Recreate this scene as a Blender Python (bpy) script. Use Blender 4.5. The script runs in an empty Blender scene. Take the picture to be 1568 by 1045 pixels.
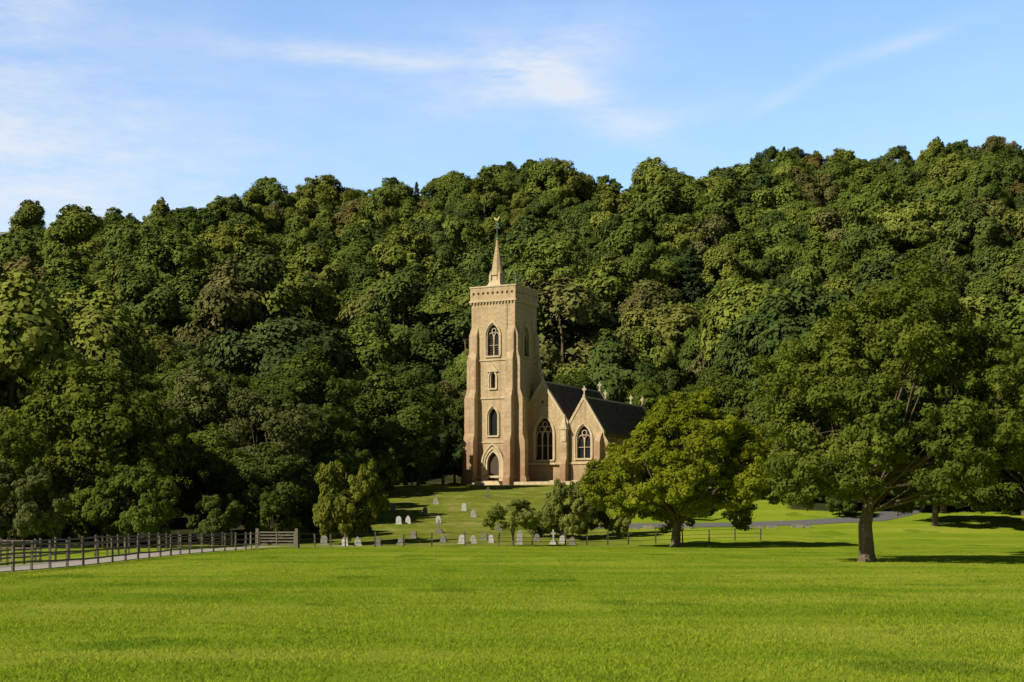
import bpy, math, random
import numpy as np
from mathutils import Vector

scene = bpy.context.scene
COL = scene.collection
rnd = random.Random(7)

# ------------------------------------------------------------------ terrain
def sst(a, b, t):
    u = np.clip((t - a) / (b - a), 0, 1)
    return u * u * (3 - 2 * u)

RX = [-2500, -800, -400, -290, -200, -150, -100, -60, -20, 25, 60, 110, 200, 300, 500, 2500]
RZ = [30, 50, 72, 80, 87, 98, 118, 120, 121, 120, 121, 133, 126, 127, 125, 100]

def HZ(x, y):
    x = np.asarray(x, float); y = np.asarray(y, float)
    z = 6.2 * sst(116, 188, y)
    z = z + 0.05 * np.sin(x * .13 + 1) * np.sin(y * .11) + 0.03 * np.sin(x * .31 + y * .17)
    t = (y - 212) / (620 - 212)
    tc = np.clip(t, 0, 1)
    prof = np.where(t < 1, tc - 0.02 * np.sin(tc * math.pi), 1)
    R = np.interp(x, RX, RZ) - 6.2
    z = z + R * prof
    m = sst(0.05, .35, t)
    z = z + m * (4.5 * np.sin(x * .035 + y * .012 + .6) + 3.0 * np.sin(x * .071 - y * .023 + 2) + 2.5 * np.sin(y * .05 + x * .01))
    z = z - np.clip(y - 640, 0, None) * 0.03
    return z
def hz(x, y): return float(HZ(x, y))

# ------------------------------------------------------------------ node helpers
def new_mat(name):
    m = bpy.data.materials.new(name); m.use_nodes = True
    nt = m.node_tree; nt.nodes.clear()
    out = nt.nodes.new('ShaderNodeOutputMaterial')
    return m, nt, out
def N(nt, t, **kw):
    n = nt.nodes.new(t)
    for k, v in kw.items(): setattr(n, k, v)
    return n
def L(nt, a, b): nt.links.new(a, b)
def math_(nt, op, a, b=None, c=None, clamp=False):
    n = nt.nodes.new('ShaderNodeMath'); n.operation = op; n.use_clamp = clamp
    for i, v in enumerate((a, b, c)):
        if v is None: continue
        if isinstance(v, (int, float)): n.inputs[i].default_value = v
        else: nt.links.new(v, n.inputs[i])
    return n.outputs[0]
def mixc(nt, fac, a, b, mode='MIX'):
    n = nt.nodes.new('ShaderNodeMix'); n.data_type = 'RGBA'; n.blend_type = mode
    for idx, v in ((0, fac), (6, a), (7, b)):
        if isinstance(v, (int, float)): n.inputs[idx].default_value = v
        elif isinstance(v, tuple): n.inputs[idx].default_value = (*v, 1)
        else: nt.links.new(v, n.inputs[idx])
    return n.outputs[2]
def noise(nt, vec, scale, detail=4, rough=.6):
    n = nt.nodes.new('ShaderNodeTexNoise'); n.inputs['Scale'].default_value = scale
    n.inputs['Detail'].default_value = detail; n.inputs['Roughness'].default_value = rough
    if vec is not None: nt.links.new(vec, n.inputs['Vector'])
    return n.outputs[0]
def ramp(nt, fac, stops, interp='LINEAR'):
    n = nt.nodes.new('ShaderNodeValToRGB'); cr = n.color_ramp; cr.interpolation = interp
    while len(cr.elements) < len(stops): cr.elements.new(0.5)
    for e, (p, c) in zip(cr.elements, stops):
        e.position = p; e.color = (*c, 1) if isinstance(c, tuple) else (c, c, c, 1)
    nt.links.new(fac, n.inputs[0]); return n.outputs[0]
def maprange(nt, v, a, b, c, d):
    n = nt.nodes.new('ShaderNodeMapRange')
    nt.links.new(v, n.inputs[0])
    for i, q in enumerate((a, b, c, d)): n.inputs[i + 1].default_value = q
    return n.outputs[0]

# ------------------------------------------------------------------ materials
def leaf_mat(name, stops, trans=.3, interp='LINEAR', gain=1.0):
    m, nt, out = new_mat(name)
    oi = N(nt, 'ShaderNodeObjectInfo')
    stops = [(p, tuple(k * gain for k in c)) for p, c in stops]
    base = ramp(nt, oi.outputs['Random'], stops, interp)
    at = N(nt, 'ShaderNodeAttribute', attribute_name='tint')
    val = maprange(nt, at.outputs['Fac'], 0, 1, .6, 1.4)
    hs = N(nt, 'ShaderNodeHueSaturation')
    L(nt, base, hs.inputs['Color']); L(nt, val, hs.inputs['Value'])
    hue = maprange(nt, at.outputs['Fac'], 0, 1, .512, .488); L(nt, hue, hs.inputs['Hue'])
    col = hs.outputs[0]
    d = N(nt, 'ShaderNodeBsdfDiffuse')
    L(nt, col, d.inputs[0])
    if trans <= 0:
        L(nt, d.outputs[0], out.inputs[0]); return m
    t = N(nt, 'ShaderNodeBsdfTranslucent')
    tc = mixc(nt, 1.0, col, (1.25, 1.3, .5), 'MULTIPLY'); L(nt, tc, t.inputs[0])
    mx = N(nt, 'ShaderNodeMixShader'); mx.inputs[0].default_value = trans
    L(nt, d.outputs[0], mx.inputs[1]); L(nt, t.outputs[0], mx.inputs[2]); L(nt, mx.outputs[0], out.inputs[0])
    return m

M_forest = leaf_mat('forest_foliage', [
    (0.0, (.042, .068, .018)), (.12, (.078, .113, .020)), (.24, (.128, .152, .026)), (.36, (.050, .078, .020)),
    (.48, (.088, .124, .022)), (.60, (.136, .150, .028)), (.70, (.046, .069, .022)), (.82, (.102, .134, .024)), (.90, (.150, .157, .028)), (.95, (.095, .098, .034)),
    (1.0, (.132, .105, .034))], 0, gain=1.36)
M_conif = leaf_mat('conifer_foliage', [(0, (.030, .052, .024)), (1, (.045, .07, .028))], 0)
M_oak = leaf_mat('oak_foliage', [(0, (.110, .138, .021)), (1, (.118, .146, .023))], .30, gain=1.15)
M_maple = leaf_mat('maple_foliage', [(0, (.190, .212, .016)), (1, (.190, .212, .016))], .36, gain=1.15)
M_green = leaf_mat('broadleaf_foliage', [(0, (.060, .090, .017)), (.35, (.105, .138, .022)), (.6, (.068, .096, .019)), (1, (.115, .138, .028))], .2, gain=1.2)
M_grey = leaf_mat('grey_green_foliage', [(0, (.115, .130, .042)), (1, (.13, .145, .045))], .25, gain=1.05)
M_haw = leaf_mat('hawthorn_foliage', [(0, (.19, .21, .05)), (1, (.22, .235, .065))], .42, gain=1.25)
M_yel = leaf_mat('yellow_green_foliage', [(0, (.16, .172, .026)), (1, (.17, .18, .028))], .3, gain=1.15)
M_yew = leaf_mat('yew_foliage', [(0, (.032, .056, .018)), (1, (.045, .072, .02))], 0, gain=1.1)
M_red = leaf_mat('copper_foliage', [(0, (.19, .085, .045)), (1, (.19, .085, .045))], .3)

def bark():
    m, nt, out = new_mat('bark')
    tc = N(nt, 'ShaderNodeTexCoord')
    mp = N(nt, 'ShaderNodeMapping'); mp.inputs['Scale'].default_value = (6, 6, 1.2); L(nt, tc.outputs['Object'], mp.inputs[0])
    n = noise(nt, mp.outputs[0], 2.0, 6, .7)
    c = ramp(nt, n, [(.3, (.06, .042, .026)), (.7, (.26, .19, .115))])
    p = N(nt, 'ShaderNodeBsdfPrincipled'); p.inputs['Roughness'].default_value = .95; L(nt, c, p.inputs['Base Color'])
    b = N(nt, 'ShaderNodeBump'); b.inputs['Distance'].default_value = .05; L(nt, n, b.inputs['Height']); L(nt, b.outputs[0], p.inputs['Normal'])
    L(nt, p.outputs[0], out.inputs[0]); return m
M_bark = bark()

def simple(name, c1, c2, scale=3, rough=.8, bump=.01, metallic=0):
    m, nt, out = new_mat(name)
    tc = N(nt, 'ShaderNodeTexCoord')
    n = noise(nt, tc.outputs['Object'], scale, 6, .65)
    c = ramp(nt, n, [(.3, c1), (.7, c2)])
    p = N(nt, 'ShaderNodeBsdfPrincipled'); p.inputs['Roughness'].default_value = rough; p.inputs['Metallic'].default_value = metallic
    L(nt, c, p.inputs['Base Color'])
    b = N(nt, 'ShaderNodeBump'); b.inputs['Distance'].default_value = bump; L(nt, n, b.inputs['Height']); L(nt, b.outputs[0], p.inputs['Normal'])
    L(nt, p.outputs[0], out.inputs[0]); return m

def grass_color(nt):
    g = N(nt, 'ShaderNodeNewGeometry')
    mp = N(nt, 'ShaderNodeMapping'); mp.inputs['Scale'].default_value = (.8, .45, 1); L(nt, g.outputs['Position'], mp.inputs[0])
    P = mp.outputs[0]
    mb = N(nt, 'ShaderNodeMapping'); mb.inputs['Scale'].default_value = (.06, .22, 1); mb.inputs['Rotation'].default_value = (0, 0, .12); L(nt, g.outputs['Position'], mb.inputs[0])
    n1 = noise(nt, P, .10, 5, .65); n2 = noise(nt, P, .6, 5, .65); n3 = noise(nt, g.outputs['Position'], 6, 3, .6)
    c = ramp(nt, n1, [(.3, (.20, .295, .018)), (.52, (.285, .36, .026)), (.72, (.39, .42, .055))])
    c = mixc(nt, maprange(nt, n2, .3, .7, 0, .5), c, (.32, .38, .036))
    bn = noise(nt, mb.outputs[0], 1.0, 5, .6)
    c = mixc(nt, maprange(nt, bn, .48, .68, 0, .75), c, (.165, .275, .018))
    c = mixc(nt, maprange(nt, bn, .5, .32, 0, .65), c, (.42, .44, .065))
    pm = noise(nt, P, .36, 3, .5)
    c = mixc(nt, maprange(nt, pm, .59, .65, 0, .6), c, (.10, .20, .014))
    c = mixc(nt, maprange(nt, n3, .35, .7, .0, .4), c, (.165, .25, .014))
    return g, c, n3

def ground_mat():
    m, nt, out = new_mat('ground_grass')
    g, c, n3 = grass_color(nt)
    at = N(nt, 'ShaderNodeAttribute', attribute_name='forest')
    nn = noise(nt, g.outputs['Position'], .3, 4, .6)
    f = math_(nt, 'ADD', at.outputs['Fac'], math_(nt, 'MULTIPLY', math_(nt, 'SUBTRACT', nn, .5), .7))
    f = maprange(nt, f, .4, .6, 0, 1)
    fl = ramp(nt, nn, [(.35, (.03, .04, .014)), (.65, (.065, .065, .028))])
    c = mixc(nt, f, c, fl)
    at2 = N(nt, 'ShaderNodeAttribute', attribute_name='yard')
    n4 = noise(nt, g.outputs['Position'], .45, 5, .7)
    yc = ramp(nt, n4, [(.3, (.11, .155, .020)), (.5, (.19, .225, .030)), (.70, (.33, .31, .09))])
    c = mixc(nt, math_(nt, 'MULTIPLY', at2.outputs['Fac'], math_(nt, 'SUBTRACT', 1, f)), c, yc)
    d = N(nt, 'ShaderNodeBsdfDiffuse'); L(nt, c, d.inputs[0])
    b = N(nt, 'ShaderNodeBump'); b.inputs['Distance'].default_value = .08; b.inputs['Strength'].default_value = .8
    nb = noise(nt, g.outputs['Position'], 7, 6, .75); L(nt, nb, b.inputs['Height']); L(nt, b.outputs[0], d.inputs['Normal'])
    L(nt, d.outputs[0], out.inputs[0]); return m
def blade_mat():
    m, nt, out = new_mat('grass_blades')
    g, c, n3 = grass_color(nt)
    at = N(nt, 'ShaderNodeAttribute', attribute_name='tint')
    hs = N(nt, 'ShaderNodeHueSaturation'); L(nt, c, hs.inputs['Color'])
    L(nt, maprange(nt, at.outputs['Fac'], 0, 1, .95, 1.5), hs.inputs['Value'])
    d = N(nt, 'ShaderNodeBsdfDiffuse'); t = N(nt, 'ShaderNodeBsdfTranslucent')
    L(nt, hs.outputs[0], d.inputs[0]); L(nt, hs.outputs[0], t.inputs[0])
    mx = N(nt, 'ShaderNodeMixShader'); mx.inputs[0].default_value = .4
    L(nt, d.outputs[0], mx.inputs[1]); L(nt, t.outputs[0], mx.inputs[2]); L(nt, mx.outputs[0], out.inputs[0])
    return m

# ------------------------------------------------------------------ fast mesh
def quad_mesh(name, V, Q, mi=None, tint=None, mats=(), smooth=None):
    me = bpy.data.meshes.new(name)
    V = np.ascontiguousarray(V, np.float32); Q = np.ascontiguousarray(Q, np.int32)
    me.vertices.add(len(V)); me.vertices.foreach_set('co', V.ravel())
    me.loops.add(Q.size); me.loops.foreach_set('vertex_index', Q.ravel())
    me.polygons.add(len(Q)); me.polygons.foreach_set('loop_start', np.arange(0, Q.size, 4, dtype=np.int32))
    for m in mats: me.materials.append(m)
    if mi is not None: me.polygons.foreach_set('material_index', np.asarray(mi, np.int32))
    if smooth is not None: me.polygons.foreach_set('use_smooth', np.asarray(smooth, bool))
    else: me.polygons.foreach_set('use_smooth', np.zeros(len(Q), bool))
    me.update(calc_edges=True)
    if tint is not None:
        a = me.attributes.new('tint', 'FLOAT', 'FACE'); a.data.foreach_set('value', np.asarray(tint, np.float32))
    return me
def add_obj(name, me, loc=(0, 0, 0), rot=0, scale=(1, 1, 1), parent=None):
    o = bpy.data.objects.new(name, me); o.location = loc; o.rotation_euler = (0, 0, rot); o.scale = scale
    COL.objects.link(o)
    if parent: o.parent = parent
    return o

def axis(parts):
    return np.unique(np.concatenate(parts).round(4))
gx = axis([np.arange(-90, 91, 2.), np.arange(90, 400, 12.), -np.arange(90, 400, 12.), np.geomspace(400, 3500, 16), -np.geomspace(400, 3500, 16)])
gy = axis([np.arange(-40, 241, 2.), np.arange(240, 720, 8.), np.geomspace(720, 4500, 18), -np.geomspace(40, 2500, 12)])
X, Y = np.meshgrid(gx, gy)
V = np.stack([X, Y, HZ(X, Y)], -1).reshape(-1, 3)
nx, ny = len(gx), len(gy)
I = np.arange(nx * ny).reshape(ny, nx)
Q = np.stack([I[:-1, :-1], I[:-1, 1:], I[1:, 1:], I[1:, :-1]], -1).reshape(-1, 4)
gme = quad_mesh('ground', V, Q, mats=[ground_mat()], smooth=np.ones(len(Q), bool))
xx, yy = V[:, 0], V[:, 1]
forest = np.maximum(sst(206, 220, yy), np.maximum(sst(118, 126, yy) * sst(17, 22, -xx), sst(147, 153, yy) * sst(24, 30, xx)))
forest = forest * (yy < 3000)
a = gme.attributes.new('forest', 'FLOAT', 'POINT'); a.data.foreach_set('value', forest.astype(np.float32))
yard = sst(114, 118, yy) * (1 - sst(6, 12, xx))
a = gme.attributes.new('yard', 'FLOAT', 'POINT'); a.data.foreach_set('value', yard.astype(np.float32))
add_obj('ground', gme)

# ------------------------------------------------------------------ trees
def tube(pts, radii, sides=7):
    pts = np.array(pts, float); n = len(pts)
    V = []; 
    for i in range(n):
        t = pts[min(i + 1, n - 1)] - pts[max(i - 1, 0)]; t /= np.linalg.norm(t) + 1e-9
        ref = np.array([1, 0, 0]) if abs(t[0]) < .8 else np.array([0, 1, 0])
        u = np.cross(t, ref); u /= np.linalg.norm(u); v = np.cross(t, u)
        for k in range(sides):
            a = 2 * math.pi * k / sides
            V.append(pts[i] + radii[i] * (u * math.cos(a) + v * math.sin(a)))
    Q = []
    for i in range(n - 1):
        for k in range(sides):
            k2 = (k + 1) % sides
            Q.append((i * sides + k, i * sides + k2, (i + 1) * sides + k2, (i + 1) * sides + k))
    return np.array(V), np.array(Q)

def unit(rng, n):
    d = rng.normal(size=(n, 3)); return d / np.linalg.norm(d, axis=1, keepdims=True)

def leaves(rng, cen, rad, ctint, n, size, zf=.75, out=.9, up=.25, shell=.55, rough=.5, cc=None, ccw=0.):
    w = rad ** 2; w = w / w.sum()
    ci = rng.choice(len(cen), n, p=w)
    d = unit(rng, n); r = rad[ci] * (shell + (1 - shell) * rng.random(n) ** .7) * (1 + .25 * (rng.random(n) > .88))
    p = cen[ci] + d * r[:, None] * np.array([1, 1, zf])
    nn = out * d + unit(rng, n) * rough + np.array([0, 0, up])
    if cc is not None:
        g = p - cc; g /= np.linalg.norm(g, axis=1, keepdims=True) + 1e-6; nn = nn + g * ccw
    nn /= np.linalg.norm(nn, axis=1, keepdims=True)
    t = np.cross(nn, unit(rng, n)); t /= np.linalg.norm(t, axis=1, keepdims=True)
    b = np.cross(nn, t)
    s = size * np.exp(rng.normal(0, .28, n))[:, None]
    V = np.stack([p - t * s * .5, p + b * s * .32, p + t * s * .5, p - b * s * .32], 1).reshape(-1, 3)
    Q = np.arange(n * 4).reshape(-1, 4)
    tint = np.clip(.65 * ctint[ci] + .35 * rng.random(n), 0, 1)
    return V, Q, tint

def make_tree(name, seed, H, R, zb, nL1, nL2, nleaf, size, mat, trunk_r=.35, off=(0, 0), shape='round', split=.25, lobe=(.26, .42), cl=(.26, .44), stems=1, nbranch=True, bot=-.55, fill=.0, lean=.5, rough=.5, ccw=.5, sk=.35):
    rng = np.random.default_rng(seed)
    c = np.array([off[0], off[1], (H + zb) / 2]); ax = np.array([R, R, (H - zb) / 2])
    lobes = []; lr = []
    tries = 0
    while len(lobes) < nL1 and tries < 4000:
        tries += 1
        d = unit(rng, 1)[0]
        if d[2] < bot: continue
        k = .70 * rng.uniform(.76, 1.18)
        sc = ax.copy()
        if shape == 'cone': sc[:2] *= np.clip(.95 - .75 * d[2], .25, 1.2)
        if shape == 'skirt': sc[:2] *= np.clip(1.0 - sk * d[2], .4, 1.15)
        p = c + d * sc * k; r = min(R, (H - zb) * .6) * rng.uniform(*lobe)
        if shape == 'cone': r *= np.clip(1 - .4 * d[2], .4, 1.1)
        p[2] = max(p[2], zb + r * .7)
        if lobes and min(np.linalg.norm(p - q) for q in lobes) < r * (.62 if tries < 2500 else .3): continue
        lobes.append(p); lr.append(r)
    lobes = np.array(lobes); lr = np.array(lr)
    cen = []; rad = []; ct = []
    for p, r in zip(lobes, lr):
        lt = rng.random()
        if fill > 0:
            cen.append(p); rad.append(r * fill); ct.append(lt)
        for _ in range(nL2):
            d = unit(rng, 1)[0] + .55 * (p - c) / (np.linalg.norm(p - c) + 1e-6); d /= np.linalg.norm(d)
            q = p + d * r * rng.uniform(.55, 1.05) * np.array([1, 1, .85])
            if q[2] < zb * .8: q[2] = zb * .8 + rng.random() * .5
            cen.append(q); rad.append(r * rng.uniform(*cl)); ct.append(.5 * lt + .5 * rng.random())
    cen = np.array(cen); rad = np.array(rad); ct = np.array(ct)
    Vl, Ql, tl = leaves(rng, cen, rad, ct, nleaf, size, rough=rough, cc=c - np.array([0, 0, (H - zb) * .15]), ccw=ccw)
    Vs = [Vl]; Qs = [Ql]; ms = [np.zeros(len(Ql))]; ts = [tl]; base = len(Vl)
    def addt(pts, radii, sides=7):
        nonlocal base
        v, q = tube(pts, radii, sides); Vs.append(v); Qs.append(q + base); ms.append(np.ones(len(q))); ts.append(np.zeros(len(q))); base += len(v)
    hs = zb + (H - zb) * split
    for s in range(stems):
        sx = (s - (stems - 1) / 2) * trunk_r * 1.3
        top = np.array([off[0] * lean + sx * 3, off[1] * lean, hs])
        pts = [np.array([sx, 0, -.4]), np.array([sx, 0, .0]), np.array([sx, 0, .35]), top * np.array([.3, .3, .55]) + np.array([rng.normal() * .08, 0, 0]), top]
        addt(pts, [trunk_r * 1.7, trunk_r * 1.45, trunk_r * 1.08, trunk_r * .92, trunk_r * .7], 11)
        tip = np.array([off[0], off[1], H * .86])
        addt([top, (top + tip) / 2 + rng.normal(size=3) * .3, tip], [trunk_r * .68, trunk_r * .4, .04], 8)
    if nbranch:
        for p, r in zip(lobes, lr):
            st = np.array([off[0] * lean, off[1] * lean, rng.uniform(hs * .72, min(hs * 1.25, max(p[2], hs * .75)))])
            mid = st * .5 + p * .5 + np.array([0, 0, -.04 * np.linalg.norm(p - st)]) + rng.normal(size=3) * .25
            rr = trunk_r * rng.uniform(.16, .30)
            addt([st, mid, p], [rr, rr * .6, rr * .25], 6)
            for _ in range(4):
                e = p + unit(rng, 1)[0] * r * .9
                addt([p * .6 + mid * .4, (p + e) / 2, e], [rr * .3, rr * .18, .015], 4)
    V = np.concatenate(Vs); Q = np.concatenate(Qs); mi = np.concatenate(ms)
    return quad_mesh(name, V, Q, mi, np.concatenate(ts), [mat, M_bark], smooth=mi > .5)

def make_conifer(name, seed, H, R, nleaf, size, mat, z0=.1):
    rng = np.random.default_rng(seed); cen = []; rad = []
    lev = 34
    for i in range(lev):
        z = H * (z0 + (.99 - z0) * i / lev); rr = R * (1 - i / lev) ** .85 + .1
        for k in range(6):
            a = rng.random() * 6.28; q = rr * rng.uniform(.2, 1.1)
            cen.append((q * math.cos(a), q * math.sin(a), z - q * .3 + rng.normal() * .3)); rad.append(R * (.34 - .2 * i / lev))
    cen = np.array(cen); rad = np.array(rad)
    V, Q, t = leaves(rng, cen, rad, rng.random(len(cen)), nleaf, size, .7)
    v, q = tube([(0, 0, -.5), (0, 0, H * .5), (0, 0, H * .99)], [.25, .15, .02])
    return quad_mesh(name, np.concatenate([V, v]), np.concatenate([Q, q + len(V)]), np.r_[np.zeros(len(Q)), np.ones(len(q))], np.r_[t, np.zeros(len(q))], [mat, M_bark])

def instance_object(name, pts, idx, rot, scl, protos):
    col = bpy.data.collections.new(name + '_kit')
    for i, me in enumerate(protos):
        o = bpy.data.objects.new('%s_part_%02d' % (name, i), me); col.objects.link(o)
    me = bpy.data.meshes.new(name); me.vertices.add(len(pts)); me.vertices.foreach_set('co', np.asarray(pts, np.float32).ravel())
    a = me.attributes.new('pidx', 'INT', 'POINT'); a.data.foreach_set('value', np.asarray(idx, np.int32))
    a = me.attributes.new('prot', 'FLOAT_VECTOR', 'POINT'); a.data.foreach_set('vector', np.asarray(rot, np.float32).ravel())
    a = me.attributes.new('pscl', 'FLOAT_VECTOR', 'POINT'); a.data.foreach_set('vector', np.asarray(scl, np.float32).ravel())
    o = add_obj(name, me)
    ng = bpy.data.node_groups.new(name + '_nodes', 'GeometryNodeTree')
    ng.interface.new_socket('Geometry', in_out='INPUT', socket_type='NodeSocketGeometry')
    ng.interface.new_socket('Geometry', in_out='OUTPUT', socket_type='NodeSocketGeometry')
    gi = ng.nodes.new('NodeGroupInput'); go = ng.nodes.new('NodeGroupOutput')
    iop = ng.nodes.new('GeometryNodeInstanceOnPoints'); ci = ng.nodes.new('GeometryNodeCollectionInfo')
    ci.inputs['Collection'].default_value = col; ci.inputs['Separate Children'].default_value = True; ci.inputs['Reset Children'].default_value = True
    iop.inputs['Pick Instance'].default_value = True
    def na(nm, dt):
        n = ng.nodes.new('GeometryNodeInputNamedAttribute'); n.data_type = dt; n.inputs['Name'].default_value = nm; return n.outputs[0]
    ng.links.new(gi.outputs[0], iop.inputs['Points']); ng.links.new(ci.outputs[0], iop.inputs['Instance'])
    ng.links.new(na('pidx', 'INT'), iop.inputs['Instance Index'])
    ng.links.new(na('prot', 'FLOAT_VECTOR'), iop.inputs['Rotation'])
    ng.links.new(na('pscl', 'FLOAT_VECTOR'), iop.inputs['Scale'])
    ng.links.new(iop.outputs[0], go.inputs[0])
    md = o.modifiers.new('instances', 'NODES'); md.node_group = ng
    return o

protos = []
for i in range(9):
    rr = np.random.default_rng(100 + i)
    protos.append(make_tree('forest_tree_%d' % i, 200 + i, 13 + rr.uniform(-1.5, 2), 5.4 + rr.uniform(-.9, 1.0), 2.0, (10, 16, 22)[i % 3], 12, 16500, .42, M_forest,
                            trunk_r=.25, shape='cone' if i % 4 == 3 else 'round', lobe=((.34, .52), (.28, .44), (.22, .36))[i % 3], cl=(.18, .32), nbranch=False, fill=1.0, rough=.45, ccw=.8))
protos.append(make_conifer('forest_tree_conifer_0', 5, 16, 3.6, 8000, .42, M_conif))
protos.append(make_conifer('forest_tree_conifer_1', 6, 15, 3.2, 6000, .45, M_conif, .4))

rng = np.random.default_rng(11)
pts = []; idx = []; rot = []; scl = []
y = 146.0
while y < 650:
    sp = 9.6 if y < 300 else 10.0
    x = -.36 * y - 35 + rng.random() * sp
    while x < .36 * y + 35:
        px = x + rng.normal() * sp * .34; py = y + rng.normal() * sp * .34
        x += sp
        ok = True
        if py < 236 and -17 < px < 36: ok = False
        if px <= -17 and py < 236: ok = py > 148 and px < -48
        if px >= 36 and py < 160: ok = False
        if not ok: continue
        con = rng.random() < (.04 if py > 585 else .015)
        s = rng.uniform(.68, 1.2) if rng.random() > .25 else rng.uniform(1.2, 1.8)
        if py > 590: s = min(s * .95, 1.3)
        pts.append((px, py, hz(px, py) - .3)); idx.append(int(rng.integers(9, 11)) if con else int(rng.integers(0, 9)))
        rot.append((rng.normal() * .05, rng.normal() * .05, rng.random() * 6.28)); scl.append((s, s * rng.uniform(.85, 1.15), s ** .7 * rng.uniform(.82, 1.38)) if not con else (s, s, rng.uniform(.8, 1.15)))
    y += sp * .87
for (px, py, s, k) in [(47, 625, .85, 9), (54, 622, .95, 10), (109, 628, .9, 10), (168, 622, .9, 9), (174, 624, .9, 9), (187, 622, .85, 10), (-38, 625, .9, 9), (-31, 627, .8, 9)]:
    pts.append((px, py, hz(px, py))); idx.append(k); rot.append((0, 0, px)); scl.append((s, s, s * 1.25))
instance_object('hillside_forest', pts, idx, rot, scl, protos)
print('forest trees', len(pts))

mids = [make_tree('broadleaf_a', 31, 13, 5.5, 1.0, 24, 15, 44000, .30, M_green, bot=-.8, fill=.9, cl=(.20, .34)),
        make_tree('broadleaf_b', 32, 13, 5.5, 1.0, 30, 12, 44000, .29, M_green, bot=-.8, fill=.85, cl=(.20, .34)),
        make_tree('broadleaf_c', 33, 13, 5.5, .8, 18, 16, 44000, .30, M_green, bot=-.85, fill=.9, cl=(.20, .34), lobe=(.3, .5)),
        make_tree('broadleaf_d', 34, 13, 5.0, 1.0, 26, 14, 44000, .29, M_green, shape='cone', bot=-.85, fill=.9, cl=(.20, .34))]
shrub_me = [make_tree('shrub_a', 41, 4, 3, .15, 20, 12, 24000, .19, M_green, trunk_r=.08, bot=-.9, fill=.8),
            make_tree('shrub_b', 42, 4, 3, .15, 17, 14, 24000, .19, M_green, trunk_r=.08, bot=-.9, fill=.8)]
yew_me = make_tree('yew', 43, 12, 2.6, .4, 30, 12, 30000, .24, M_yew, trunk_r=.2, shape='cone', bot=-.9, fill=.8)
def put_tree(name, me, x, y, H, R, baseH, baseR, mat=None, rot=None):
    s = R / baseR
    o = add_obj(name, me, (x, y, hz(x, y) - .1), rnd.random() * 6.28 if rot is None else rot, (s, s, H / baseH))
    if mat:
        o.material_slots[0].link = 'OBJECT'; o.material_slots[0].material = mat
    return o
T = [  # x, y, H, R, proto, mat
    (-32, 122, 14.6, 6.3, 0, M_oak), (-38, 113, 11, 4.8, 1, M_oak), (-28.5, 141, 13.6, 4.8, 2, M_grey), (-21.5, 139, 12.8, 5.2, 1, M_grey),
    (-13.4, 172, 12.8, 6.4, 2, None), (-40, 135, 14, 6, 3, None), (-21, 163, 14, 6, 0, None), (-31, 158, 15, 6, 3, None), (-41, 160, 15, 6.5, 1, None),
    (-20.3, 129, 8.8, 4.2, 3, None), (-17.5, 143, 9.5, 4.2, 0, None), (-25, 130, 8.8, 4.0, 2, None), (-14, 190, 12, 5, 1, None),
    (-24, 180, 15, 6.5, 2, None), (-36, 180, 15, 6.5, 0, None), (-46, 178, 15, 6.5, 3, None), (-20, 198, 15, 6.5, 3, None), (-31, 200, 15, 6.5, 1, None), (-43, 200, 15, 6.5, 2, None),
    (-24, 216, 15, 6.5, 0, None), (-36, 219, 15, 6.5, 1, None),
    (31, 206, 15.5, 6, 1, None), (27, 188, 10.5, 4.5, 3, None), (30, 168, 13.5, 5.5, 2, None), (37, 158, 13.5, 5.8, 0, None), (44, 158, 15, 6.5, 1, None),
    (20, 226, 12, 5.5, 2, None), (8, 232, 13, 5.5, 0, None), (-5, 229, 12, 5.5, 3, None), (-14, 222, 13, 5.5, 1, None), (30, 232, 13, 5.8, 2, None),
    (52, 152, 13, 6, 3, None), (-14, 206, 12, 5, 2, None), (-47, 122, 13, 6, 2, None), (33, 151, 9, 4.6, 3, None), (41, 149, 9, 4.8, 2, None), (48, 147, 9, 5, 0, None), (57, 146, 10, 5.5, 1, None), (66, 147, 12, 6, 2, None), (26.5, 158, 8.5, 4.2, 0, None),
    (37.5, 139, 8.5, 4.4, 2, None), (45, 136, 9.5, 5, 3, None), (54, 134, 10, 5.2, 0, None)]
for (x, y, H, R, k, m) in T:
    put_tree('broadleaf_tree', mids[k], x, y, H, R, 13, 5.5 if k != 3 else 5.0, m)
for (x, y, H, R) in [(-8.4, 191, 11.5, 2.4), (-11, 184, 10.5, 2.5), (-7.2, 197, 10, 2.1)]:
    put_tree('yew_tree', yew_me, x, y, H, R, 12, 2.6)
S = [(-12.9, 122, 6.6, 3.0, M_yel), (-33.5, 107, 5.8, 3.4, M_grey), (-26.9, 112, 6.0, 3.6, None), (-29.5, 113, 5, 3, None), (-39, 104, 5, 3, M_grey),
     (4.9, 127, 4.9, 2.4, M_haw), (8.4, 130, 4.6, 2.4, M_haw), (-11.5, 180, 5, 2.8, None), (-15.5, 152, 5.5, 3.4, None), (-14.5, 163, 5, 3, None), (-19, 123, 4, 2.4, None),
     (-23, 121, 4, 2.6, None), (17, 176, 4, 3, M_green), (22, 172, 5, 3, None), (-16, 130, 5.0, 2.6, None), (2.6, 129, 2.6, 1.8, M_haw), (30.5, 146, 3.5, 2.6, None)]
for i, (x, y, H, R, m) in enumerate(S):
    put_tree('shrub', shrub_me[(i + (i > 2)) % 2], x, y, H, R, 4, 3, m)
put_tree('copper_beech_tree', mids[3], 62, 272, 13, 4.5, 13, 5, M_red)

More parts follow.
